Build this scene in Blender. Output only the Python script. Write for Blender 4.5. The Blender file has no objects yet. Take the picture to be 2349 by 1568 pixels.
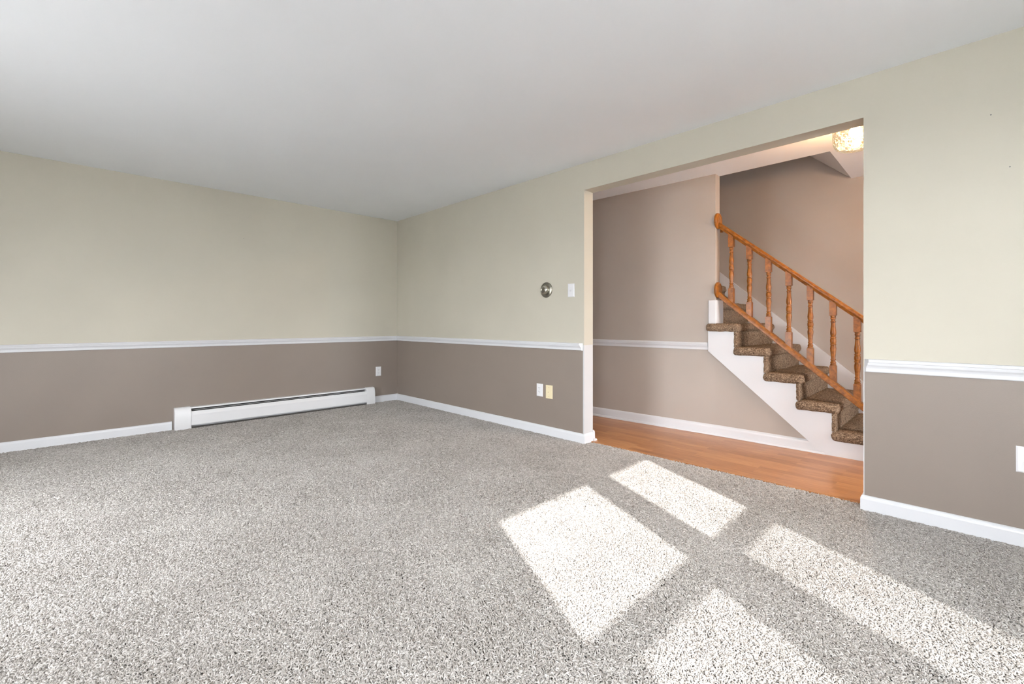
import bpy, bmesh, math, random
import numpy as np
from mathutils import Vector, Matrix

random.seed(7)
rng = np.random.default_rng(11)
S = bpy.context.scene
C = S.collection

# ------------------------------------------------------------------ camera
cam_d = bpy.data.cameras.new('camera')
cam = bpy.data.objects.new('camera', cam_d); C.objects.link(cam)
cam_d.sensor_fit = 'HORIZONTAL'; cam_d.sensor_width = 36.0
cam_d.lens = 36.0 * 1027 / 2349
cam_d.shift_y = -44 / 2349
cam_d.clip_start = 0.05
cam.location = (5.489, -3.191, 1.048)
cam.rotation_euler = (math.radians(90), 0, math.atan2(0.7125, 0.7017))
S.camera = cam

# ------------------------------------------------------------------ world, sun, exposure
S.view_settings.view_transform = 'Standard'
S.view_settings.look = 'None'
S.view_settings.gamma = 1.0
S.view_settings.use_curve_mapping = False
S.view_settings.exposure = 0.66
w = bpy.data.worlds.new('world'); S.world = w; w.use_nodes = True
wb = w.node_tree.nodes['Background']
wb.inputs[0].default_value = (0.965, 0.98, 1.0, 1); wb.inputs[1].default_value = 23.0
SUN_DIR = Vector((-1.0, 0.475, -0.684))
sd = bpy.data.lights.new('sun', 'SUN'); sun = bpy.data.objects.new('sun', sd); C.objects.link(sun)
sd.energy = 6.5; sd.angle = math.radians(0.6); sd.color = (1.0, 0.97, 0.93)
sun.location = (12, -6, 6)
sun.rotation_euler = (-SUN_DIR).to_track_quat('Z', 'Y').to_euler()
S.cycles.max_bounces = 16; S.cycles.diffuse_bounces = 10
S.cycles.transparent_max_bounces = 16
S.cycles.sample_clamp_indirect = 6.0

def portal(name, loc, rot, sx, sy):
    d = bpy.data.lights.new(name, 'AREA'); d.shape = 'RECTANGLE'; d.size = sx; d.size_y = sy
    d.cycles.is_portal = True
    o = bpy.data.objects.new(name, d); C.objects.link(o); o.location = loc; o.rotation_euler = rot
R90 = math.pi / 2

# ------------------------------------------------------------------ materials
def lin(r, g, b):
    f = lambda c: (c / 255 / 12.92) if c / 255 <= .04045 else ((c / 255 + .055) / 1.055) ** 2.4
    return (f(r), f(g), f(b), 1)

def mat(name, col, rough=0.6, metal=0.0, spec=0.5):
    m = bpy.data.materials.new(name); m.use_nodes = True
    b = m.node_tree.nodes['Principled BSDF']
    b.inputs['Base Color'].default_value = tuple(col[:3]) + (1,)
    b.inputs['Roughness'].default_value = rough
    b.inputs['Metallic'].default_value = metal
    b.inputs['Specular IOR Level'].default_value = spec
    return m, m.node_tree, b

def nd(t, kind, **kw):
    n = t.nodes.new(kind)
    for k, v in kw.items(): setattr(n, k, v)
    return n

def ramp(t, stops):
    n = t.nodes.new('ShaderNodeValToRGB'); e = n.color_ramp.elements
    while len(e) < len(stops): e.new(0.5)
    for s, (p, c) in zip(e, stops): s.position = p; s.color = c
    return n

def paint(name, col, rough, bump=0.04, var=0.03, scale=260, spec=0.5):
    m, t, b = mat(name, col, rough, spec=spec)
    g = nd(t, 'ShaderNodeNewGeometry')
    n1 = nd(t, 'ShaderNodeTexNoise'); n1.inputs['Scale'].default_value = scale; n1.inputs['Detail'].default_value = 3
    n2 = nd(t, 'ShaderNodeTexNoise'); n2.inputs['Scale'].default_value = 1.7; n2.inputs['Detail'].default_value = 4
    t.links.new(g.outputs['Position'], n1.inputs['Vector']); t.links.new(g.outputs['Position'], n2.inputs['Vector'])
    bp = nd(t, 'ShaderNodeBump'); bp.inputs['Strength'].default_value = bump; bp.inputs['Distance'].default_value = 0.002
    t.links.new(n1.outputs['Fac'], bp.inputs['Height']); t.links.new(bp.outputs[0], b.inputs['Normal'])
    c0 = tuple(x * (1 - var) for x in col[:3]) + (1,); c1 = tuple(min(1, x * (1 + var)) for x in col[:3]) + (1,)
    r = ramp(t, [(0.3, c0), (0.7, c1)])
    t.links.new(n2.outputs['Fac'], r.inputs[0]); t.links.new(r.outputs[0], b.inputs['Base Color'])
    return m

M = {}
M['cream'] = paint('cream_paint', (0.480, 0.457, 0.386), 0.55, 0.12)
M['taupe'] = paint('taupe_paint', (0.222, 0.184, 0.158), 0.42, 0.2)
M['hall'] = paint('hall_taupe_paint', (0.395, 0.35, 0.312), 0.5, 0.15)
M['ceil'] = paint('ceiling_paint', (0.885, 0.92, 0.965), 0.9, 0.05, 0.01)
M['white'] = paint('white_trim_paint', (0.625, 0.638, 0.668), 0.35, 0.02, 0.012)
M['whitewall'] = paint('white_wall_paint', (0.52, 0.525, 0.535), 0.5, 0.08, 0.012)
M['enamel'] = paint('white_enamel', (0.70, 0.71, 0.73), 0.3, 0.02, 0.01)
M['plastic'] = mat('white_plastic', (0.70, 0.705, 0.73), 0.3)[0]
M['almond'] = mat('almond_plastic', (0.72, 0.63, 0.42), 0.35)[0]
M['dark'] = mat('dark_void', (0.02, 0.02, 0.022), 0.6)[0]
M['slot'] = mat('slot_shadow', (0.12, 0.12, 0.13), 0.6)[0]
M['darkmetal'] = mat('dark_steel', (0.10, 0.095, 0.09), 0.45, 0.8)[0]
M['pewter'] = mat('pewter_metal', (0.27, 0.255, 0.215), 0.33, 1.0)[0]
M['silver'] = mat('brushed_silver', (0.55, 0.53, 0.47), 0.25, 1.0)[0]
M['brass'] = mat('brass', (0.6, 0.42, 0.18), 0.3, 1.0)[0]
M['ext'] = mat('bounce_ground', (0.82, 0.82, 0.82), 0.9)[0]  # unseen ground, made bright to bounce light up to the ceiling

def wood_rail():
    m, t, b = mat('oak_stain', (0.4, 0.15, 0.04), 0.36, spec=0.3)
    tc = nd(t, 'ShaderNodeTexCoord')
    mp = nd(t, 'ShaderNodeMapping'); mp.inputs['Scale'].default_value = (14, 60, 14)
    n = nd(t, 'ShaderNodeTexNoise'); n.inputs['Scale'].default_value = 2.2; n.inputs['Detail'].default_value = 6; n.inputs['Roughness'].default_value = .65
    r = ramp(t, [(0.25, lin(76, 38, 8)), (0.5, lin(128, 75, 20)), (0.75, lin(160, 101, 34))])
    t.links.new(tc.outputs['Object'], mp.inputs[0]); t.links.new(mp.outputs[0], n.inputs['Vector'])
    t.links.new(n.outputs['Fac'], r.inputs[0]); t.links.new(r.outputs[0], b.inputs['Base Color'])
    b.inputs['Coat Weight'].default_value = 0.08; b.inputs['Coat Roughness'].default_value = 0.15
    return m
M['oak'] = wood_rail()

def wood_floor():
    m, t, b = mat('laminate_floor', (0.4, 0.16, 0.06), 0.30)
    g = nd(t, 'ShaderNodeNewGeometry')
    br = nd(t, 'ShaderNodeTexBrick'); br.offset = 0.37; br.offset_frequency = 2; br.squash = 1
    br.inputs['Scale'].default_value = 1.0; br.inputs['Mortar Size'].default_value = 0.0006
    br.inputs['Brick Width'].default_value = 0.46; br.inputs['Row Height'].default_value = 0.058
    br.inputs['Color1'].default_value = (0.0, 0, 0, 1); br.inputs['Color2'].default_value = (1, 1, 1, 1)
    br.inputs['Mortar'].default_value = (0.2, .2, .2, 1); br.inputs['Bias'].default_value = 0.0
    t.links.new(g.outputs['Position'], br.inputs['Vector'])
    mp = nd(t, 'ShaderNodeMapping'); mp.inputs['Scale'].default_value = (4, 75, 1)
    n = nd(t, 'ShaderNodeTexNoise'); n.inputs['Scale'].default_value = 1.6; n.inputs['Detail'].default_value = 8; n.inputs['Roughness'].default_value = .68
    t.links.new(g.outputs['Position'], mp.inputs[0]); t.links.new(mp.outputs[0], n.inputs['Vector'])
    mx = nd(t, 'ShaderNodeMath', operation='MULTIPLY_ADD'); mx.inputs[1].default_value = 0.22
    t.links.new(br.outputs['Color'], mx.inputs[0]); t.links.new(n.outputs['Fac'], mx.inputs[2])
    r = ramp(t, [(0.3, lin(112, 66, 36)), (0.58, lin(158, 104, 60)), (0.9, lin(192, 140, 90))])
    t.links.new(mx.outputs[0], r.inputs[0]); t.links.new(r.outputs[0], b.inputs['Base Color'])
    return m
M['laminate'] = wood_floor()

def carpet_mat():
    m, t, b = mat('greige_yarn', (0.5, 0.46, 0.41), 0.95, spec=0.1)
    at = nd(t, 'ShaderNodeAttribute'); at.attribute_name = 'tint'; at.attribute_type = 'GEOMETRY'
    g = nd(t, 'ShaderNodeNewGeometry')
    n = nd(t, 'ShaderNodeTexNoise'); n.inputs['Scale'].default_value = 2.4; n.inputs['Detail'].default_value = 5
    t.links.new(g.outputs['Position'], n.inputs['Vector'])
    a = nd(t, 'ShaderNodeMath', operation='MULTIPLY_ADD'); a.inputs[1].default_value = 0.35
    t.links.new(n.outputs['Fac'], a.inputs[0]); t.links.new(at.outputs['Fac'], a.inputs[2])
    r = ramp(t, [(0.05, (0.21, 0.19, 0.17, 1)), (0.5, (0.45, 0.429, 0.406, 1)), (1.0, (0.74, 0.722, 0.70, 1))])
    t.links.new(a.outputs[0], r.inputs[0]); t.links.new(r.outputs[0], b.inputs['Base Color'])
    return m
M['yarn'] = carpet_mat()
M['backing'] = mat('carpet_backing', (0.27, 0.245, 0.215), 0.95)[0]

def stair_carpet():
    m, t, b = mat('brown_fleck_carpet', (0.2, 0.15, 0.1), 0.95, spec=0.1)
    g = nd(t, 'ShaderNodeNewGeometry')
    n = nd(t, 'ShaderNodeTexNoise'); n.inputs['Scale'].default_value = 95; n.inputs['Detail'].default_value = 3; n.inputs['Roughness'].default_value = .7; n.inputs['Distortion'].default_value = 1.6
    t.links.new(g.outputs['Position'], n.inputs['Vector'])
    r = ramp(t, [(0.36, lin(58, 44, 35)), (0.5, lin(118, 98, 80)), (0.64, lin(178, 157, 133))])
    t.links.new(n.outputs['Fac'], r.inputs[0]); t.links.new(r.outputs[0], b.inputs['Base Color'])
    bp = nd(t, 'ShaderNodeBump'); bp.inputs['Strength'].default_value = 0.9; bp.inputs['Distance'].default_value = 0.006
    t.links.new(n.outputs['Fac'], bp.inputs['Height']); t.links.new(bp.outputs[0], b.inputs['Normal'])
    return m
M['stair'] = stair_carpet()

def glass_mat(name, tint=0.94):
    m = bpy.data.materials.new(name); m.use_nodes = True; t = m.node_tree
    for n in list(t.nodes): t.nodes.remove(n)
    o = nd(t, 'ShaderNodeOutputMaterial'); mx = nd(t, 'ShaderNodeMixShader'); mx.inputs[0].default_value = 0.05
    tr = nd(t, 'ShaderNodeBsdfTransparent'); tr.inputs[0].default_value = (tint, tint, tint, 1)
    gl = nd(t, 'ShaderNodeBsdfGlossy'); gl.inputs['Roughness'].default_value = 0.02
    t.links.new(tr.outputs[0], mx.inputs[1]); t.links.new(gl.outputs[0], mx.inputs[2]); t.links.new(mx.outputs[0], o.inputs[0])
    return m
M['glass'] = glass_mat('window_glass')
def screen_mat():
    m = bpy.data.materials.new('insect_screen'); m.use_nodes = True; t = m.node_tree
    for n in list(t.nodes): t.nodes.remove(n)
    o = nd(t, 'ShaderNodeOutputMaterial'); mx = nd(t, 'ShaderNodeMixShader'); mx.inputs[0].default_value = 0.20
    tr = nd(t, 'ShaderNodeBsdfTransparent'); df = nd(t, 'ShaderNodeBsdfDiffuse'); df.inputs[0].default_value = (.12, .12, .12, 1)
    t.links.new(tr.outputs[0], mx.inputs[1]); t.links.new(df.outputs[0], mx.inputs[2]); t.links.new(mx.outputs[0], o.inputs[0])
    return m
M['screen'] = screen_mat()

def shade_mat():
    m = bpy.data.materials.new('lit_ripple_glass'); m.use_nodes = True; t = m.node_tree
    for n in list(t.nodes): t.nodes.remove(n)
    o = nd(t, 'ShaderNodeOutputMaterial')
    g = nd(t, 'ShaderNodeTexCoord')
    nz = nd(t, 'ShaderNodeTexNoise'); nz.inputs['Scale'].default_value = 26; nz.inputs['Detail'].default_value = 4; nz.inputs['Distortion'].default_value = 2.5
    t.links.new(g.outputs['Object'], nz.inputs['Vector'])
    r = ramp(t, [(0.32, (0.80, 0.50, 0.22, 1)), (0.52, (1.0, 0.80, 0.52, 1)), (0.66, (1.0, 0.92, 0.75, 1))])
    t.links.new(nz.outputs['Fac'], r.inputs[0])
    em = nd(t, 'ShaderNodeEmission'); em.inputs['Strength'].default_value = 0.40
    t.links.new(r.outputs[0], em.inputs[0])
    tr = nd(t, 'ShaderNodeBsdfTransparent'); tr.inputs[0].default_value = (1, .93, .82, 1)
    gl = nd(t, 'ShaderNodeBsdfGlossy'); gl.inputs['Roughness'].default_value = 0.08
    bp = nd(t, 'ShaderNodeBump'); bp.inputs['Strength'].default_value = 0.8; bp.inputs['Distance'].default_value = .01
    t.links.new(nz.outputs['Fac'], bp.inputs['Height']); t.links.new(bp.outputs[0], gl.inputs['Normal'])
    m1 = nd(t, 'ShaderNodeMixShader'); m1.inputs[0].default_value = 0.72
    t.links.new(tr.outputs[0], m1.inputs[1]); t.links.new(em.outputs[0], m1.inputs[2])
    m2 = nd(t, 'ShaderNodeMixShader'); m2.inputs[0].default_value = 0.08
    t.links.new(m1.outputs[0], m2.inputs[1]); t.links.new(gl.outputs[0], m2.inputs[2])
    t.links.new(m2.outputs[0], o.inputs[0])
    return m
M['shade'] = shade_mat()
def emit(name, col, s):
    m = bpy.data.materials.new(name); m.use_nodes = True; t = m.node_tree
    for n in list(t.nodes): t.nodes.remove(n)
    o = nd(t, 'ShaderNodeOutputMaterial'); em = nd(t, 'ShaderNodeEmission'); em.inputs[0].default_value = col; em.inputs[1].default_value = s
    t.links.new(em.outputs[0], o.inputs[0]); return m
M['bulb'] = emit('glowing_bulb', (1.0, 0.58, 0.25, 1), 1500.0)

# ------------------------------------------------------------------ mesh helpers
def link(name, bm, mats, parent=None, smooth=False, loc=None, angle=None):
    me = bpy.data.meshes.new(name); bmesh.ops.recalc_face_normals(bm, faces=bm.faces[:]); bm.to_mesh(me); bm.free()
    for m in (mats if isinstance(mats, (list, tuple)) else [mats]): me.materials.append(M[m] if isinstance(m, str) else m)
    o = bpy.data.objects.new(name, me); C.objects.link(o)
    if parent is not None: o.parent = parent
    if loc is not None: o.location = loc
    if smooth:
        me.shade_smooth()
        if angle is not None: me.set_sharp_from_angle(angle=math.radians(angle))
    return o

def tag(o, label, cat, group=None, kind=None):
    o['label'] = label
    if cat: o['category'] = cat
    if group: o['group'] = group
    if kind: o['kind'] = kind
    return o
def struct(o, label, cat): return tag(o, label, cat, kind='structure')
def empty(name, loc, rz=0.0):
    o = bpy.data.objects.new(name, None); C.objects.link(o); o.location = loc; o.rotation_euler = (0, 0, rz)
    o.empty_display_size = 0.05
    return o

def box(bm, a, b, mi=0, bev=0.0, seg=2):
    (x0, y0, z0), (x1, y1, z1) = a, b
    v = [bm.verts.new(p) for p in [(x0, y0, z0), (x1, y0, z0), (x1, y1, z0), (x0, y1, z0), (x0, y0, z1), (x1, y0, z1), (x1, y1, z1), (x0, y1, z1)]]
    fs = [bm.faces.new([v[i] for i in q]) for q in [(0, 3, 2, 1), (4, 5, 6, 7), (0, 1, 5, 4), (1, 2, 6, 5), (2, 3, 7, 6), (3, 0, 4, 7)]]
    mis = mi if isinstance(mi, (list, tuple)) else [mi] * 6     # -z +z -y +x +y -x
    for f, k in zip(fs, mis): f.material_index = k
    if bev:
        es = list({e for f in fs for e in f.edges})
        bmesh.ops.bevel(bm, geom=es, offset=bev, segments=seg, profile=0.5, affect='EDGES')
    return v

def prism(bm, pts, axis, a, b, mi=0):
    """closed polygon extruded along an axis; pts are the two other coordinates in xyz order"""
    def P(p, t):
        if axis == 'x': return (t, p[0], p[1])
        if axis == 'y': return (p[0], t, p[1])
        return (p[0], p[1], t)
    v0 = [bm.verts.new(P(p, a)) for p in pts]; v1 = [bm.verts.new(P(p, b)) for p in pts]
    n = len(pts); fs = [bm.faces.new(v0), bm.faces.new(v1[::-1])]
    for i in range(n): fs.append(bm.faces.new([v0[i], v0[(i + 1) % n], v1[(i + 1) % n], v1[i]]))
    for f in fs: f.material_index = mi
    return fs

def sweep(bm, path, prof, z0=0.0, cut0=0.0, cut1=0.0):
    """closed profile (offset to the left of the path, height) swept along a 2-D path with mitred corners"""
    n = len(path); rings = []
    for i, p in enumerate(path):
        p = Vector(p)
        def nrm(a, b):
            t = (Vector(b) - Vector(a)).normalized(); return Vector((-t.y, t.x))
        if i == 0: m = nrm(path[0], path[1])
        elif i == n - 1: m = nrm(path[-2], path[-1])
        else:
            a, b = nrm(path[i - 1], path[i]), nrm(path[i], path[i + 1])
            m = (a + b) / (1 + a.dot(b))
        sh = Vector((0, 0))                                     # bevelled returns at the free ends
        if i == 0: sh = (Vector(path[1]) - p).normalized() * cut0
        elif i == n - 1: sh = (Vector(path[-2]) - p).normalized() * cut1
        rings.append([bm.verts.new((p.x + m.x * d + sh.x * d, p.y + m.y * d + sh.y * d, z0 + z)) for d, z in prof])
    k = len(prof)
    for i in range(n - 1):
        for j in range(k):
            bm.faces.new([rings[i][j], rings[i][(j + 1) % k], rings[i + 1][(j + 1) % k], rings[i + 1][j]])
    bm.faces.new(rings[0]); bm.faces.new(rings[-1][::-1])

def lathe(bm, prof, axis='z', c=(0, 0, 0), seg=24, mi=0):
    """prof: list of (radius, t along the axis)"""
    rings = []
    for r, t in prof:
        ring = []
        for i in range(seg):
            a = 2 * math.pi * i / seg; u, v = r * math.cos(a), r * math.sin(a)
            p = {'z': (u, v, t), 'x': (t, u, v), 'y': (u, t, v)}[axis]
            ring.append(bm.verts.new((p[0] + c[0], p[1] + c[1], p[2] + c[2])))
        rings.append(ring)
    for a, b in zip(rings, rings[1:]):
        for i in range(seg):
            bm.faces.new([a[i], a[(i + 1) % seg], b[(i + 1) % seg], b[i]]).material_index = mi
    for r in (rings[0], rings[-1][::-1]):
        if len({tuple(v.co) for v in r}) > 2: bm.faces.new(r).material_index = mi

# ------------------------------------------------------------------ setting: shell
H = 2.44
XB, YN = 6.69, -4.9         # inner faces of the wall behind the camera and of the near wall
JL, JR, HT, WT = 3.146, 5.08, 2.207, 0.13
ZF = -0.018                 # carpet backing level

bm = bmesh.new()
box(bm, (-0.12, YN - 0.12, ZF - 0.1), (XB + 0.12, 0.0, ZF))
box(bm, (JL, 0.0, ZF - 0.1), (JR, 0.092, ZF))
struct(link('floor', bm, 'backing'), 'living room subfloor under the greige carpet', 'floor')
bm = bmesh.new()
box(bm, (1.2, 0.088, -0.1), (7.3, 2.25, 0.0))
struct(link('floor_hall', bm, 'laminate'), 'warm brown wood strip floor of the hall beyond the opening', 'floor')
bm = bmesh.new()
box(bm, (-0.12, YN - 0.12, H), (XB + 0.12, 0.02, H + 0.12))
struct(link('ceiling', bm, 'ceil'), 'plain white living room ceiling', 'ceiling')

ZP = 0.835                  # paint changes colour behind the chair rail
bm = bmesh.new()
box(bm, (-0.12, YN - 0.12, ZF), (0.0, 0.13, ZP), 0); box(bm, (-0.12, YN - 0.12, ZP), (0.0, 0.13, H), 1)
struct(link('wall_left', bm, ['taupe', 'cream']), 'left living room wall, cream above and taupe below the white chair rail', 'wall')

bm = bmesh.new()
T, CR, WH, HL = 0, 1, 2, 3
def wseg(x0, x1, z0, z1, front, rside, lside, under=CR):
    box(bm, (x0, 0.0, z0), (x1, WT, z1), [under, front, front, rside, HL, lside])
wseg(0.0, JL - 0.012, ZF, ZP, T, T, T); wseg(JL - 0.012, JL, ZF, 0.853, WH, WH, WH)
wseg(0.0, JL - 0.012, ZP, H, CR, CR, CR); wseg(JL - 0.012, JL, 0.853, H, CR, CR, CR)
wseg(JL, JR, HT, H, CR, CR, CR)
wseg(JR, JR + 0.004, ZF, 0.80, WH, WH, WH); wseg(JR + 0.004, 7.42, ZF, 0.80, T, T, WH)
wseg(JR, 7.42, 0.80, H, CR, CR, CR)
struct(link('wall_right', bm, ['taupe', 'cream', 'whitewall', 'hall']), 'right wall with the wide cased-free opening to the stair hall', 'wall')

# wall behind the camera with the sunlit double window
WX = 6.75
def wall_open(name, axis, p0, p1, a0, a1, zz0, zz1, holes, mats, zsplit):
    """wall slab with rectangular holes; axis is the running axis"""
    bm = bmesh.new()
    us = sorted({a0, a1} | {h[0] for h in holes} | {h[1] for h in holes}); zs = sorted({zz0, zz1, zsplit} | {h[2] for h in holes} | {h[3] for h in holes})
    for u0, u1 in zip(us, us[1:]):
        for z0, z1 in zip(zs, zs[1:]):
            um, zm = (u0 + u1) / 2, (z0 + z1) / 2
            if any(h[0] < um < h[1] and h[2] < zm < h[3] for h in holes): continue
            k = 0 if zm < zsplit else 1
            if axis == 'y': box(bm, (p0, u0, z0), (p1, u1, z1), k)
            else: box(bm, (u0, p0, z0), (u1, p1, z1), k)
    bmesh.ops.remove_doubles(bm, verts=bm.verts[:], dist=1e-5)
    return link(name, bm, mats)
HB = [(-3.20, -1.28, 0.62, 2.16)]
struct(wall_open('wall_back', 'y', XB, XB + 0.12, YN - 0.12, 0.13, ZF, H, HB, ['taupe', 'cream'], ZP), 'wall behind the camera with the sunlit window', 'wall')
HN = [(5.7, 6.5, 0.0, 1.90), (2.05, 3.35, 0.15, 1.80)]  # both openings are added to light the room
struct(wall_open('wall_near', 'x', YN - 0.12, YN, -0.12, XB + 0.12, ZF, H, HN, ['taupe', 'cream'], ZP), 'near wall out of view with two openings added for light', 'wall')

# sunlit window: frame with two double-hung sash pairs (glass ranges follow the patches on the carpet)
bm = bmesh.new()
def hole_frame(bm, axis, p0, p1, a0, a1, z0, z1, glass):
    us = sorted({a0, a1} | {g[0] for g in glass} | {g[1] for g in glass}); zs = sorted({z0, z1} | {g[2] for g in glass} | {g[3] for g in glass})
    for u0, u1 in zip(us, us[1:]):
        for q0, q1 in zip(zs, zs[1:]):
            um, zm = (u0 + u1) / 2, (q0 + q1) / 2
            if any(g[0] < um < g[1] and g[2] < zm < g[3] for g in glass): continue
            if axis == 'y': box(bm, (p0, u0, q0), (p1, u1, q1))
            else: box(bm, (u0, p0, q0), (u1, p1, q1))
GA = [(-1.983, -1.454, 1.450, 2.049), (-1.948, -1.482, 0.700, 1.354), (-3.010, -2.227, 1.450, 2.049), (-2.870, -2.290, 0.700, 1.354)]
hole_frame(bm, 'y', WX - 0.015, WX + 0.015, -3.20, -1.28, 0.62, 2.16, GA)
w1 = struct(link('window_1', bm, 'white'), 'white double window behind the camera that casts the sun patches', 'window')
bm = bmesh.new()
for g in GA: box(bm, (WX - 0.002, g[0], g[2]), (WX + 0.002, g[1], g[3]))
link('pane', bm, 'glass', w1)
bm = bmesh.new()
for g in (GA[1], GA[3]): box(bm, (WX + 0.008, g[0], g[2]), (WX + 0.010, g[1], g[3]))
link('insect_screen', bm, 'screen', w1)
portal('window_portal', (XB - 0.02, -2.24, 1.39), (0, R90, 0), 1.54, 1.92)
bm = bmesh.new()
GN = [(5.78, 6.42, 0.08, 1.84)]  # added unseen door, lets in sun that bounces to the ceiling
hole_frame(bm, 'x', YN - 0.075, YN - 0.045, 5.7, 6.5, 0.0, 1.90, GN)
w2 = struct(link('added_door', bm, 'white'), 'unseen white glazed patio door added in the near wall to even out brightness', 'door')
bm = bmesh.new()
for g in GN: box(bm, (g[0], YN - 0.062, g[2]), (g[1], YN - 0.058, g[3]))
link('pane', bm, 'glass', w2)
bm = bmesh.new()
GM = [(2.12, 2.67, 0.22, 1.73), (2.73, 3.28, 0.22, 1.73)]  # added unseen window, lifts the far walls and ceiling
hole_frame(bm, 'x', YN - 0.075, YN - 0.045, 2.05, 3.35, 0.15, 1.80, GM)
w4 = struct(link('added_window', bm, 'white'), 'unseen tall white window added in the near wall to brighten the far side', 'window')
bm = bmesh.new()
for g in GM: box(bm, (g[0], YN - 0.062, g[2]), (g[1], YN - 0.058, g[3]))
link('pane', bm, 'glass', w4)
portal('window_portal', (2.7, YN + 0.02, 0.975), (R90, 0, 0), 1.3, 1.65)
portal('window_portal', (6.1, YN + 0.02, 0.95), (R90, 0, 0), 0.8, 1.9)

# hall, partition and stairwell
YH = 1.105                  # hall face of the partition / stringer
YP = 1.205                  # stair face of the partition
YW = 2.17                   # far stairwell wall
XE = 3.84                   # end of the partition
bm = bmesh.new()
prism(bm, [(1.2, 0.985), (XE, YH), (XE, YP), (1.2, YP)], 'z', 0.0, H)
prism(bm, [(XE, 0.0), (4.69, 0.0), (XE, 0.73)], 'y', YH, YP)
struct(link('wall_hall', bm, 'hall'), 'taupe hall wall beside and below the stair', 'wall')
bm = bmesh.new()
box(bm, (1.1, YW, 0.0), (7.42, YW + 0.1, 4.95))
struct(link('wall_stairwell', bm, 'hall'), 'taupe wall on the far side of the stair', 'wall')
bm = bmesh.new()
box(bm, (1.1, WT, 0.0), (1.2, YW + 0.1, 4.95)); box(bm, (7.30, YP, 0.0), (7.42, YW + 0.1, 4.95))
struct(link('wall_hall_end', bm, 'hall'), 'end walls of hall and stairwell out of view', 'wall')
HD = [(0.22, 1.12, 0.10, 2.08)]
struct(wall_open('wall_entry', 'y', 7.30, 7.42, WT, YP, 0.0, H + 0.1, HD, ['hall', 'hall'], ZP), 'entry end wall of the hall out of view', 'wall')
bm = bmesh.new(); GD = [(0.24, 1.10, 0.14, 2.04)]
hole_frame(bm, 'y', 7.345, 7.375, 0.22, 1.12, 0.10, 2.08, GD)
d1 = struct(link('door_1', bm, 'white'), 'white glazed entry door at the end of the hall out of view', 'door')
bm = bmesh.new(); box(bm, (7.358, 0.24, 0.14), (7.362, 1.10, 2.04)); link('pane', bm, 'glass', d1)
portal('door_portal', (7.28, 0.67, 1.09), (0, R90, 0), 1.98, 0.9)
bm = bmesh.new(); box(bm, (7.42, -0.15, -0.5), (10.1, -0.02, 4.2))  # unseen slab added to block sun from the hall door
struct(link('sun_blocker', bm, 'white'), 'unseen outer slab added to keep direct sun off the entry', 'wall')
bm = bmesh.new(); box(bm, (XB + 0.12, YN - 0.7, 2.5), (XB + 0.72, 0.0, 2.6)); box(bm, (-0.2, YN - 0.7, 2.5), (XB + 0.12, YN - 0.12, 2.6))  # unseen overhang added to hold back sky light from above
struct(link('sky_baffle', bm, 'white'), 'unseen white eaves outside the windows out of view', 'sky_baffle')
bm = bmesh.new(); box(bm, (-30, -40, -0.6), (45, 30, -0.5))
struct(link('ground_outside', bm, 'ext'), 'unseen ground outside the house, made pale to bounce light in', 'ground')

XS = 4.71                   # edge where the sloped stair soffit meets the hall ceiling
bm = bmesh.new()
box(bm, (1.2, WT, H), (XS, YP - 0.005, H + 0.2)); box(bm, (XS, WT, H), (7.42, YW, H + 0.02))
struct(link('ceiling_hall', bm, 'ceil'), 'white hall ceiling with the stair opening cut in it', 'ceiling')
bm = bmesh.new()
prism(bm, [(XS, H), (XS, H + 0.03), (XS - 1.5, H + 1.38), (XS - 1.5, H + 1.35)], 'y', YP - 0.005, YW)
struct(link('ceiling_stair', bm, 'ceil'), 'sloped white soffit above the stair', 'ceiling')
bm = bmesh.new()
box(bm, (1.2, YP - 0.1, H + 0.2), (XS, YP - 0.005, 4.95))
struct(link('wall_stair_upper', bm, 'hall'), 'upper stairwell wall above the hall ceiling', 'wall')
bm = bmesh.new(); box(bm, (1.1, YP - 0.1, 4.9), (7.42, YW + 0.1, 5.0))
struct(link('ceiling_upper', bm, 'ceil'), 'ceiling at the top of the stairwell', 'ceiling')

# ------------------------------------------------------------------ trim
BB = [(0, ZF), (0.013, ZF), (0.013, 0.058), (0.0115, 0.066), (0.008, 0.073), (0.004, 0.077), (0, 0.078)]
BBH = [(0, 0), (0.028, 0), (0.028, 0.004), (0.025, 0.014), (0.014, 0.020), (0.013, 0.07), (0.0115, 0.082), (0.007, 0.09), (0.003, 0.094), (0, 0.095)]
bm = bmesh.new(); sweep(bm, [(JL, WT - 0.01), (JL, 0), (0, 0)], BB)
struct(link('baseboard_right', bm, 'white'), 'white baseboard along the right wall from the corner to the opening', 'baseboard')
bm = bmesh.new(); sweep(bm, [(XB, 0), (JR, 0), (JR, WT - 0.01)], BB)
struct(link('baseboard_opening', bm, 'white'), 'white baseboard right of the opening', 'baseboard')
bm = bmesh.new(); sweep(bm, [(0, 0), (0, -0.357)], BB)
struct(link('baseboard_corner', bm, 'white'), 'short white baseboard between the heater and the corner', 'baseboard')
bm = bmesh.new(); sweep(bm, [(0, -2.485), (0, YN)], BB)
struct(link('baseboard_left', bm, 'white'), 'white baseboard left of the heater', 'baseboard')
bm = bmesh.new(); sweep(bm, [(4.695, YH), (XE, YH), (1.2, 0.985)], BBH)
struct(link('baseboard_hall', bm, 'white'), 'white baseboard of the hall wall ending at the stair skirt', 'baseboard')
bm = bmesh.new(); sweep(bm, [(1.2, WT), (JL, WT), (JL, WT - 0.011)], BBH)
sweep(bm, [(JR, WT - 0.011), (JR, WT), (7.3, WT)], BBH)
struct(link('baseboard_hallway', bm, 'white'), 'white baseboard on the hall side of the opening wall', 'baseboard')
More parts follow.
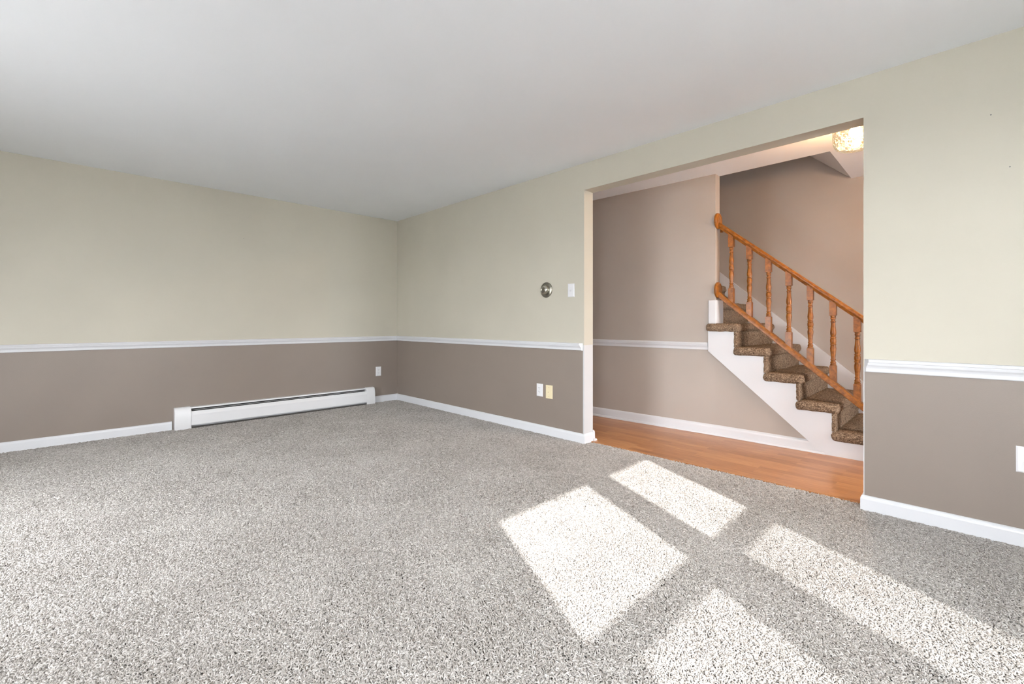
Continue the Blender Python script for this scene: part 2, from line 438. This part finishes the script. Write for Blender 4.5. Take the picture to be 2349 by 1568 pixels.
def rail_prof(h):
    p = [(0, 0), (0.007, 0), (0.010, 0.05), (0.011, 0.30), (0.014, 0.42), (0.020, 0.55), (0.022, 0.70), (0.022, 0.74), (0.027, 0.77), (0.028, 0.90), (0.025, 0.97), (0.020, 1.0), (0, 1.0)]
    return [(d, z * h) for d, z in p]
bm = bmesh.new(); sweep(bm, [(JL - 0.014, 0), (0, 0), (0, YN)], rail_prof(0.064), 0.805, 0.8, 0)
struct(link('trim_1', bm, 'white'), 'white chair rail running round the far corner of the living room', 'chair rail')
bm = bmesh.new(); sweep(bm, [(XB, 0), (JR + 0.004, 0)], rail_prof(0.072), 0.773, 0, 0.8)
struct(link('trim_2', bm, 'white'), 'white chair rail right of the opening', 'chair rail')
bm = bmesh.new(); sweep(bm, [(3.775, 1.102), (1.2, 0.985)], rail_prof(0.072), 0.792)
struct(link('trim_3', bm, 'white'), 'white chair rail on the hall wall left of the stair', 'chair rail')

# ------------------------------------------------------------------ baseboard heater
ht = empty('baseboard_heater', (0, -1.42, 0))
tag(ht, 'long low white metal baseboard heater on the left wall', 'heater')
y0, y1, c0, c1 = -1.05, 1.06, -0.915, 0.944      # ends and inner ends of the caps, local to the heater
CAP = [(0, ZF + 0.012), (0.070, ZF + 0.012), (0.0725, 0.0), (0.0725, 0.128), (0.064, 0.163), (0.060, 0.185), (0.050, 0.202), (0.040, 0.208), (0, 0.209)]
for a, b in ((y0, c0), (c1, y1)):
    bm = bmesh.new(); prism(bm, CAP, 'y', a, b)
    bmesh.ops.bevel(bm, geom=[e for e in bm.edges if abs(e.verts[0].co.y - e.verts[1].co.y) < 1e-6 and e.verts[0].co.x + e.verts[1].co.x > 0.01], offset=0.004, segments=2, affect='EDGES')
    link('end_cap', bm, 'enamel', ht, True, angle=35)
bm = bmesh.new()
prism(bm, [(0, 0.0), (0.004, 0.0), (0.004, 0.196), (0.03, 0.196), (0.040, 0.188), (0.0420, 0.190), (0.0405, 0.200), (0.036, 0.2035), (0, 0.2045)], 'y', c0, c1)
link('back_panel', bm, 'enamel', ht)
bm = bmesh.new()
prism(bm, [(0.0660, 0.030), (0.0700, 0.028), (0.0705, 0.129), (0.0560, 0.164), (0.0500, 0.165), (0.0500, 0.162), (0.0545, 0.161), (0.0665, 0.127)], 'y', c0, c1)
link('front_panel', bm, 'enamel', ht)
bm = bmesh.new()
prism(bm, [(0.030, 0.1705), (0.048, 0.1755), (0.048, 0.1775), (0.030, 0.1725)], 'y', c0, c1)
link('damper', bm, 'enamel', ht)
bm = bmesh.new()
for k in range(170):
    yy = c0 + 0.01 + k * (c1 - c0 - 0.02) / 169; box(bm, (0.008, yy, 0.06), (0.062, yy + 0.0012, 0.125))
lathe(bm, [(0.011, c0), (0.011, c1)], 'y', (0.035, 0, 0.092), 12)
link('fin_tube', bm, 'darkmetal', ht)
bm = bmesh.new(); box(bm, (0.0045, c0, 0.02), (0.0075, c1, 0.1955)); prism(bm, [(0.0045, 0.1925), (0.030, 0.1925), (0.030, 0.1955), (0.0045, 0.1955)], 'y', c0, c1)  # black sheets painting the shade inside the heater's upper slot
link('slot_shade', bm, 'dark', ht)
bm = bmesh.new(); prism(bm, [(0.058, ZF + 0.014), (0.064, ZF + 0.014), (0.064, 0.010), (0.058, 0.012)], 'y', c0, c1)
link('bottom_rail', bm, 'darkmetal', ht)

# ------------------------------------------------------------------ wall plates
def plate_base(name, loc, rz, label, cat, m, pw=0.076, ph=0.122, group=None):
    t = empty(name, loc, rz); tag(t, label, cat, group)
    bm = bmesh.new(); a, b = pw / 2, ph / 2; k = 0.006
    v0 = [bm.verts.new(p) for p in [(-a, 0, -b), (a, 0, -b), (a, 0, b), (-a, 0, b)]]
    v1 = [bm.verts.new(p) for p in [(-a, -.002, -b), (a, -.002, -b), (a, -.002, b), (-a, -.002, b)]]
    v2 = [bm.verts.new(p) for p in [(-a + k, -.006, -b + k), (a - k, -.006, -b + k), (a - k, -.006, b - k), (-a + k, -.006, b - k)]]
    for A, B in ((v0, v1), (v1, v2)):
        for i in range(4): bm.faces.new([A[i], A[(i + 1) % 4], B[(i + 1) % 4], B[i]])
    bm.faces.new(v2); bm.faces.new(v0[::-1])
    link('plate', bm, m, t)
    return t
def screw(t, x, z, m):
    bm = bmesh.new(); lathe(bm, [(0.0035, -0.0055), (0.0035, -0.0068), (0.0018, -0.0076)], 'y', (x, 0, z), 12)
    s = link('screw', bm, m, t)
    return s
def slots(t, par, z, mi='slot'):
    bm = bmesh.new()
    box(bm, (-0.0078, -0.0095, z + 0.000), (-0.0055, -0.0070, z + 0.0095)); box(bm, (0.0052, -0.0095, z + 0.001), (0.0075, -0.0070, z + 0.0085))
    lathe(bm, [(0.0027, -0.0095), (0.0027, -0.007)], 'y', (0, 0, z - 0.008), 10)
    link('slot', bm, mi, par)
def duplex(loc, rz, label, group):
    t = plate_base('wall_outlet', loc, rz, label, 'outlet', 'plastic', group=group)
    for dz in (0.0195, -0.0195):
        bm = bmesh.new()
        pts = []
        for i in range(28):
            a = 2 * math.pi * i / 28; pts.append((0.0172 * math.cos(a), max(-0.0135, min(0.0135, 0.0172 * math.sin(a))) + dz))
        prism(bm, pts, 'y', -0.009, -0.004)
        s = link('socket', bm, 'plastic', t); slots(t, s, dz)
    screw(t, 0, 0, 'plastic')
    return t
G_OUT = 'white wall outlets'
duplex((0, -0.279, 0.404), R90, 'white duplex outlet on the left wall just above the heater end', G_OUT)
duplex((5.691, 0, 0.405), 0, 'large white outlet at the right edge of the photo, right of the opening', G_OUT)
t = plate_base('wall_outlet', (2.628, 0, 0.407), 0, 'white rectangular outlet beside the almond cable plate on the right wall', 'outlet', 'plastic', 0.078, 0.12, G_OUT)
bm = bmesh.new(); box(bm, (-0.0168, -0.0085, -0.0335), (0.0168, -0.004, 0.0335), 0, 0.0008, 1)
s = link('socket', bm, 'plastic', t); slots(t, s, 0.0175); slots(t, s, -0.0175)
for z in (0.048, -0.048): screw(t, 0, z, 'plastic')
t = plate_base('cable_plate', (2.746, 0, 0.401), 0, 'almond yellow cable plate beside the white outlet', 'wall plate', 'almond', 0.082, 0.126)
bm = bmesh.new(); lathe(bm, [(0.0105, -0.005), (0.0105, -0.0075), (0.0055, -0.0078), (0.0050, -0.016), (0.0032, -0.0162)], 'y', (0, 0, 0), 20)
s = link('cable_jack', bm, 'almond', t, True, angle=35); s['label'] = 'almond round cable jack'
bm = bmesh.new(); lathe(bm, [(0.003, -0.0150), (0.003, -0.0166)], 'y', (0, 0, 0), 12); link('hole', bm, 'dark', s)
for z in (0.042, -0.042): screw(t, 0, z, 'brass')
t = plate_base('light_switch', (3.005, 0, 1.338), 0, 'white light switch on the cream wall just left of the opening', 'light switch', 'plastic', 0.074, 0.12)
bm = bmesh.new(); box(bm, (-0.0055, -0.008, -0.0125), (0.0055, -0.004, 0.0125)); link('toggle_slot', bm, 'plastic', t)
bm = bmesh.new(); prism(bm, [(-0.006, -0.008), (-0.019, -0.0045), (-0.019, 0.0015), (-0.006, 0.007)], 'x', -0.0042, 0.0042); link('toggle', bm, 'plastic', t)
for z in (0.03, -0.03): screw(t, 0, z, 'plastic')

# round dial on the wall
t = empty('thermostat', (2.712, 0, 1.357)); tag(t, 'round pewter wall thermostat dial with concentric rings left of the light switch', 'thermostat')
bm = bmesh.new(); lathe(bm, [(0.072, 0.0), (0.0725, -0.003), (0.070, -0.007), (0.066, -0.008), (0.064, -0.0065), (0.055, -0.009), (0.050, -0.012)], 'y', seg=48)
link('base_plate', bm, 'pewter', t, True, angle=30)
bm = bmesh.new(); lathe(bm, [(0.052, -0.010), (0.052, -0.014), (0.049, -0.0165), (0.0465, -0.0155), (0.0455, -0.019), (0.042, -0.0225), (0.0395, -0.0215)], 'y', seg=48)
link('ring', bm, 'pewter', t, True, angle=30)
bm = bmesh.new(); lathe(bm, [(0.041, -0.019), (0.040, -0.028), (0.036, -0.037), (0.029, -0.043), (0.024, -0.044)], 'y', seg=48)
link('dome', bm, 'silver', t, True, angle=40)
bm = bmesh.new(); lathe(bm, [(0.025, -0.042), (0.0245, -0.050), (0.022, -0.0525), (0.018, -0.0515), (0.015, -0.0500), (0.009, -0.0510), (0.0001, -0.0515)], 'y', seg=36)
link('knob', bm, 'pewter', t, True, angle=30)

# nail holes left in the paint
G_N = 'nail holes in the cream walls'
def nail(loc, rz, label):
    bm = bmesh.new(); lathe(bm, [(0.0028, 0.0), (0.0028, -0.0012), (0.0012, -0.0016)], 'y', seg=10)
    o = link('nail', bm, 'slot'); o.location = loc; o.rotation_euler = (0, 0, rz); tag(o, label, 'nail', G_N)
nail((5.572, 0, 2.060), 0, 'tiny dark nail high on the right wall, the upper of two')
nail((5.634, 0, 1.792), 0, 'tiny dark nail on the right wall, lower and nearer the photo edge')
nail((0, -1.86, 1.958), R90, 'tiny dark nail on the left wall above the heater')

# ------------------------------------------------------------------ staircase
st = empty('staircase', (4.4, 1.6, 0)); tag(st, 'brown carpeted staircase with white skirt rising to the left in the hall', 'staircase')
SO = Vector((4.4, 1.6, 0))
RUN, RISE, XR1, Z1 = 0.2441, 0.2117, 4.999, 0.195
NK = 12
xr = lambda k: XR1 - RUN * (k - 1)
zt = lambda k: Z1 + RISE * (k - 1)
tex = bpy.data.textures.new('pile', 'CLOUDS'); tex.noise_scale = 0.016; tex.noise_depth = 2
def carpeted(name, a, b, r, k):
    bm = bmesh.new(); box(bm, tuple(Vector(a) - SO), tuple(Vector(b) - SO), 0, r, 4)
    vis = 1 <= k <= 7
    if vis:
        for _ in range(6):
            es = [e for e in bm.edges if e.calc_length() > 0.03]
            if not es: break
            bmesh.ops.subdivide_edges(bm, edges=es, cuts=1, use_grid_fill=True)
        bmesh.ops.triangulate(bm, faces=[f for f in bm.faces if len(f.verts) > 4])
        from mathutils import noise
        bm.normal_update()
        for v in bm.verts:
            p = (v.co + SO) * 70
            v.co += v.normal * (0.0045 * noise.noise(p) + 0.0035 * noise.noise(p * 2.3))
    return link(name, bm, 'stair', st, True)
for k in range(1, NK + 1):
    carpeted('tread', (xr(k + 1) - 0.018, 1.062 if k < 6 else YP + 0.006, zt(k) - 0.076), (xr(k) + 0.036, YW - 0.022, zt(k)), 0.03, k)
    zb = zt(k) - RISE if k > 1 else 0.0
    ya = 1.078 if k < 6 else YP + 0.006
    carpeted('riser', (xr(k) - 0.012, ya, zb - 0.004), (xr(k) + 0.014, YW - 0.022, zt(k) - 0.06), 0.008, k)
P = [(3.781, zt(5) - 0.072)]
for k in (5, 4, 3, 2, 1):
    P += [(xr(k), zt(k) - 0.072), (xr(k), zt(k) - RISE - 0.07 if k > 1 else 0.0)]
P += [(4.688, 0.0), (3.781, 0.782)]
bm = bmesh.new(); prism(bm, [(x - SO.x, z) for x, z in P], 'y', 1.083 - SO.y, YH - 0.0005 - SO.y)
s = link('outer_skirt', bm, 'white', st); s['label'] = 'white sawtooth skirt board on the open side'
P = [(5.25, 0.0), (5.25, 0.115), (5.10, 0.235), (1.6, 0.235 + 3.5 * 0.8665), (1.6, 0.235 + 3.5 * 0.8665 - 0.5), (4.6, 0.0)]
bm = bmesh.new(); prism(bm, [(x - SO.x, z) for x, z in P], 'y', YW - 0.02 - SO.y, YW - 0.001 - SO.y)
s = link('wall_skirt', bm, 'white', st); s['label'] = 'white skirt board along the far wall'
bm = bmesh.new(); box(bm, (3.781 - SO.x, 1.083 - SO.y, zt(5) - 0.005), (3.855 - SO.x, 1.262 - SO.y, 1.262), 0, 0.008, 2)
s = link('newel_block', bm, 'white', st); s['label'] = 'short white boxed post at the foot of the partition'

# ------------------------------------------------------------------ railing
RO = Vector((3.846, 1.148, 0))
rl = empty('stair_railing', tuple(RO)); tag(rl, 'honey oak stair railing with turned balusters on the open side of the stair', 'railing')
def beam(name, p0, p1, prof):
    d = (p1 - p0).normalized(); s = Vector((0, 1, 0)); u = s.cross(d) if s.cross(d).z > 0 else d.cross(s)
    bm = bmesh.new()
    def ring(p): return [bm.verts.new((p.x + s.x * a + u.x * b - RO.x, p.y + s.y * a + u.y * b - RO.y, p.z + s.z * a + u.z * b)) for a, b in prof]
    N = 12; rs = [ring(p0.lerp(p1, i / N)) for i in range(N + 1)]; k = len(prof)
    for A, B in zip(rs, rs[1:]):
        for i in range(k): bm.faces.new([A[i], A[(i + 1) % k], B[(i + 1) % k], B[i]])
    bm.faces.new(rs[0]); bm.faces.new(rs[-1][::-1])
    return link(name, bm, 'oak', rl, True, angle=35)
RY = 1.148
top_z = lambda x: 1.989 - 0.829 * (x - 3.865)
low_z = lambda x: 1.336 - 0.851 * (x - 3.865)
HP = [(-0.020, -0.046), (0.020, -0.046), (0.022, -0.036), (0.028, -0.028), (0.030, -0.018), (0.027, -0.008), (0.018, -0.002), (0, 0), (-0.018, -0.002), (-0.027, -0.008), (-0.030, -0.018), (-0.028, -0.028), (-0.022, -0.036)]
beam('handrail', Vector((3.852, RY, top_z(3.852))), Vector((5.24, RY, top_z(5.24))), HP)
LP = [(-0.027, -0.042), (0.027, -0.042), (0.030, -0.038), (0.030, -0.008), (0.025, 0.0), (-0.025, 0.0), (-0.030, -0.008), (-0.030, -0.038)]
beam('bottom_rail', Vector((3.852, RY, low_z(3.852))), Vector((5.20, RY, low_z(5.20))), LP)
for zc in (2.003, 1.354):
    bm = bmesh.new()
    lathe(bm, [(0.074, 0.0), (0.0755, 0.004), (0.0755, 0.014), (0.072, 0.020), (0.064, 0.0225), (0.056, 0.019), (0.050, 0.020), (0.044, 0.023), (0.030, 0.0235)], 'x', (XE - RO.x, 1.146 - RO.y, zc), 40)
    link('rosette', bm, 'oak', rl, True, angle=30)
# turned profile: (distance below the upper block as a fraction, radius)
TP = [(0.00, .0150), (0.012, .0185), (0.030, .0185), (0.034, .0160), (0.042, .0160), (0.048, .0185), (0.066, .0185), (0.072, .0150), (0.095, .0130), (0.112, .0150),
      (0.118, .0180), (0.136, .0180), (0.142, .0145), (0.160, .0142), (0.230, .0160), (0.300, .0195), (0.345, .0210), (0.385, .0195), (0.412, .0155), (0.420, .0158), (0.426, .0200), (0.444, .0200), (0.450, .0170),
      (0.475, .0205), (0.505, .0215), (0.535, .0205), (0.560, .0170), (0.566, .0205), (0.584, .0205), (0.590, .0165), (0.615, .0188), (0.655, .0212), (0.700, .0200), (0.780, .0165), (0.850, .0142), (0.862, .0145),
      (0.866, .0178), (0.882, .0178), (0.890, .0145), (0.912, .0150), (0.930, .0195), (0.950, .0195), (0.956, .0170), (0.964, .0170), (0.970, .0205), (0.990, .0205), (1.0, .0170)]
def baluster(x):
    zu, zl = top_z(x) - 0.050, low_z(x) + 0.004
    bu, bl = zu - 0.108, zl + 0.112
    hw = 0.0225; bm = bmesh.new()
    st_, sb = -0.829, -0.851
    for z0a, z0b, z1a, z1b in ((bu, bu, zu - st_ * hw + .01, zu + st_ * hw + .01), (zl - sb * hw - .012, zl + sb * hw - .012, bl, bl)):
        v = [bm.verts.new(p) for p in [(-hw, -hw, z0a), (hw, -hw, z0b), (hw, hw, z0b), (-hw, hw, z0a), (-hw, -hw, z1a), (hw, -hw, z1b), (hw, hw, z1b), (-hw, hw, z1a)]]
        fs = [bm.faces.new([v[i] for i in q]) for q in [(0, 3, 2, 1), (4, 5, 6, 7), (0, 1, 5, 4), (1, 2, 6, 5), (2, 3, 7, 6), (3, 0, 4, 7)]]
        bmesh.ops.bevel(bm, geom=list({e for f in fs for e in f.edges}), offset=0.002, segments=2, affect='EDGES')
    lathe(bm, [(r, bu + 0.002 - f * (bu - bl + 0.004)) for f, r in TP], 'z', seg=20)
    link('baluster', bm, 'oak', rl, True, (x - RO.x, 0, 0), angle=32)
for i in range(7): baluster(3.967 + 0.1548 * i)
bm = bmesh.new()
box(bm, (5.245 - 0.045 - RO.x, -0.045, 0.0), (5.245 + 0.045 - RO.x, 0.045, 1.0), 0, 0.006)
lathe(bm, [(0.05, 1.0), (0.055, 1.01), (0.03, 1.03), (0.045, 1.06), (0.04, 1.09), (0.015, 1.11)], 'z', (5.245 - RO.x, 0, 0), 24)
link('newel_post', bm, 'oak', rl, True, angle=35)
bm = bmesh.new()
prism(bm, [(3.846 - RO.x, 1.905), (3.866 - RO.x, 1.905), (3.872 - RO.x, 1.96), (3.846 - RO.x, 1.975)], 'y', 1.205 - RO.y, 1.225 - RO.y)
link('bracket', bm, 'oak', rl)

# ------------------------------------------------------------------ hall ceiling lamp
LX, LY = 4.967, 0.55
lp = empty('ceiling_lamp', (LX, LY, H)); tag(lp, 'lit ripple glass drum lamp on the hall ceiling', 'ceiling lamp')
bm = bmesh.new(); lathe(bm, [(0.115, 0.0), (0.115, -0.012), (0.108, -0.018)], 'z', seg=40); link('lamp_base', bm, 'brass', lp, True, angle=35)
bm = bmesh.new()
prof = [(0.112, -0.016), (0.121, -0.05), (0.126, -0.10), (0.126, -0.15), (0.122, -0.185), (0.108, -0.212), (0.085, -0.226), (0.05, -0.233), (0.0005, -0.235)]
lathe(bm, prof, 'z', seg=56)
link('glass_shade', bm, 'shade', lp, True)
bm = bmesh.new(); bmesh.ops.create_uvsphere(bm, u_segments=20, v_segments=14, radius=0.036, matrix=Matrix.Translation((0, 0, -0.115)))
link('bulb', bm, 'bulb', lp, True)
bm = bmesh.new(); lathe(bm, [(0.015, -0.01), (0.015, -0.085)], 'z', seg=16); link('bulb_socket', bm, 'brass', lp)

# ------------------------------------------------------------------ carpet pile
def tufts(n, x0, x1, y0, y1, seg, rad, length, keep=None, height=0.018):
    """curled yarn ends lying over one another: a ridge of two strips per yarn"""
    px = rng.uniform(x0, x1, n); py = rng.uniform(y0, y1, n)
    if keep is not None:
        k = keep(px, py); px, py = px[k], py[k]
    n = len(px)
    ang = rng.uniform(0, 2 * np.pi, n); curl = rng.normal(0, 1.15, n); L = length * rng.uniform(0.65, 1.25, n)
    pts = np.zeros((n, seg + 1, 3)); pts[:, 0, 0] = px; pts[:, 0, 1] = py
    top = height * rng.uniform(0.55, 1.0, n)
    u = np.linspace(0, 1, seg + 1)
    zc = np.sin(np.clip(u * 1.02, 0, 1) * np.pi * 0.80) ** 0.7
    zend = rng.uniform(0.2, 0.75, n)
    for j in range(seg + 1):
        pts[:, j, 2] = ZF + top * (zc[j] * (1 - u[j] * 0.0))
        if j:
            a = ang + curl * u[j] * 1.9
            pts[:, j, 0] = pts[:, j - 1, 0] + np.cos(a) * L / seg; pts[:, j, 1] = pts[:, j - 1, 1] + np.sin(a) * L / seg
    d = np.gradient(pts, axis=1); d[..., 2] = 0
    dn = np.linalg.norm(d, axis=2, keepdims=True); dn[dn < 1e-9] = 1; d /= dn
    side = np.stack([-d[..., 1], d[..., 0], np.zeros_like(d[..., 0])], axis=2)
    taper = np.sin(np.clip(0.12 + 0.80 * u, 0, 1) * np.pi) ** 0.35
    r = (rad * rng.uniform(0.75, 1.25, n))[:, None, None] * taper[None, :, None]
    up = np.array([0, 0, 1.0])
    V = np.stack([pts - side * r - up * r * 0.9, pts + up * r * 0.25, pts + side * r - up * r * 0.9], axis=2)   # n, seg+1, 3, 3
    V[..., 2] = np.maximum(V[..., 2], ZF - 0.004)
    base = (np.arange(n) * (seg + 1) * 3)[:, None, None]
    j = np.arange(seg)[None, :, None] * 3; c = np.arange(2)[None, None, :]
    q = np.stack([base + j + c, base + j + c + 1, base + j + 3 + c + 1, base + j + 3 + c], axis=-1).reshape(-1, 4)
    tint = np.clip(rng.normal(0.34, 0.17, n), 0.0, 0.8)
    return V.reshape(-1, 3), q, np.repeat(tint, (seg + 1) * 3)

CX, CY = 5.489, -3.191
FW = (-0.7125, 0.7017)
def zone(d0, d1, view=True):
    def k(x, y):
        dep = (x - CX) * FW[0] + (y - CY) * FW[1]; lat = (x - CX) * FW[1] - (y - CY) * FW[0]
        m = (dep >= d0) & (dep < d1)
        vis = np.abs(lat) < dep * 1.17 + 0.25
        m &= vis if view else ~vis
        dens = (y < -0.004) | ((x > JL + 0.004) & (x < JR - 0.004) & (y < 0.090))
        return m & dens & (x > 0.004)
    return k
AX = (0.0, XB, YN, 0.092); AREA = (XB) * (0.092 - YN)
parts = [
    tufts(int(AREA * 54000), *AX, 4, 0.0019, 0.0195, zone(0.9, 2.5)),
    tufts(int(AREA * 36000), *AX, 4, 0.0021, 0.0225, zone(2.5, 3.9)),
    tufts(int(AREA * 22000), *AX, 3, 0.0026, 0.028, zone(3.9, 9)),
    tufts(int(AREA * 13000), *AX, 3, 0.0036, 0.028, zone(-9, 9, False)),
    tufts(int(AREA * 13000), *AX, 3, 0.0036, 0.028, zone(0.0, 0.9)),
]
nv = 0; VV, QQ, TT = [], [], []
for v, q, tt in parts:
    VV.append(v); QQ.append(q + nv); TT.append(tt); nv += len(v)
VV = np.concatenate(VV).astype(np.float32); QQ = np.concatenate(QQ).astype(np.int32); TT = np.concatenate(TT).astype(np.float32)
me = bpy.data.meshes.new('carpet')
me.vertices.add(len(VV)); me.vertices.foreach_set('co', VV.ravel())
me.loops.add(QQ.size); me.loops.foreach_set('vertex_index', QQ.ravel())
me.polygons.add(len(QQ)); me.polygons.foreach_set('loop_start', np.arange(0, QQ.size, 4, dtype=np.int32))
me.update(calc_edges=True)
at = me.attributes.new('tint', 'FLOAT', 'POINT'); at.data.foreach_set('value', TT)
me.shade_smooth()
me.materials.append(M['yarn'])
ca = bpy.data.objects.new('carpet', me); C.objects.link(ca)
tag(ca, 'greige frieze carpet pile covering the whole living room floor', 'carpet', kind='stuff')
print('carpet quads', len(QQ))
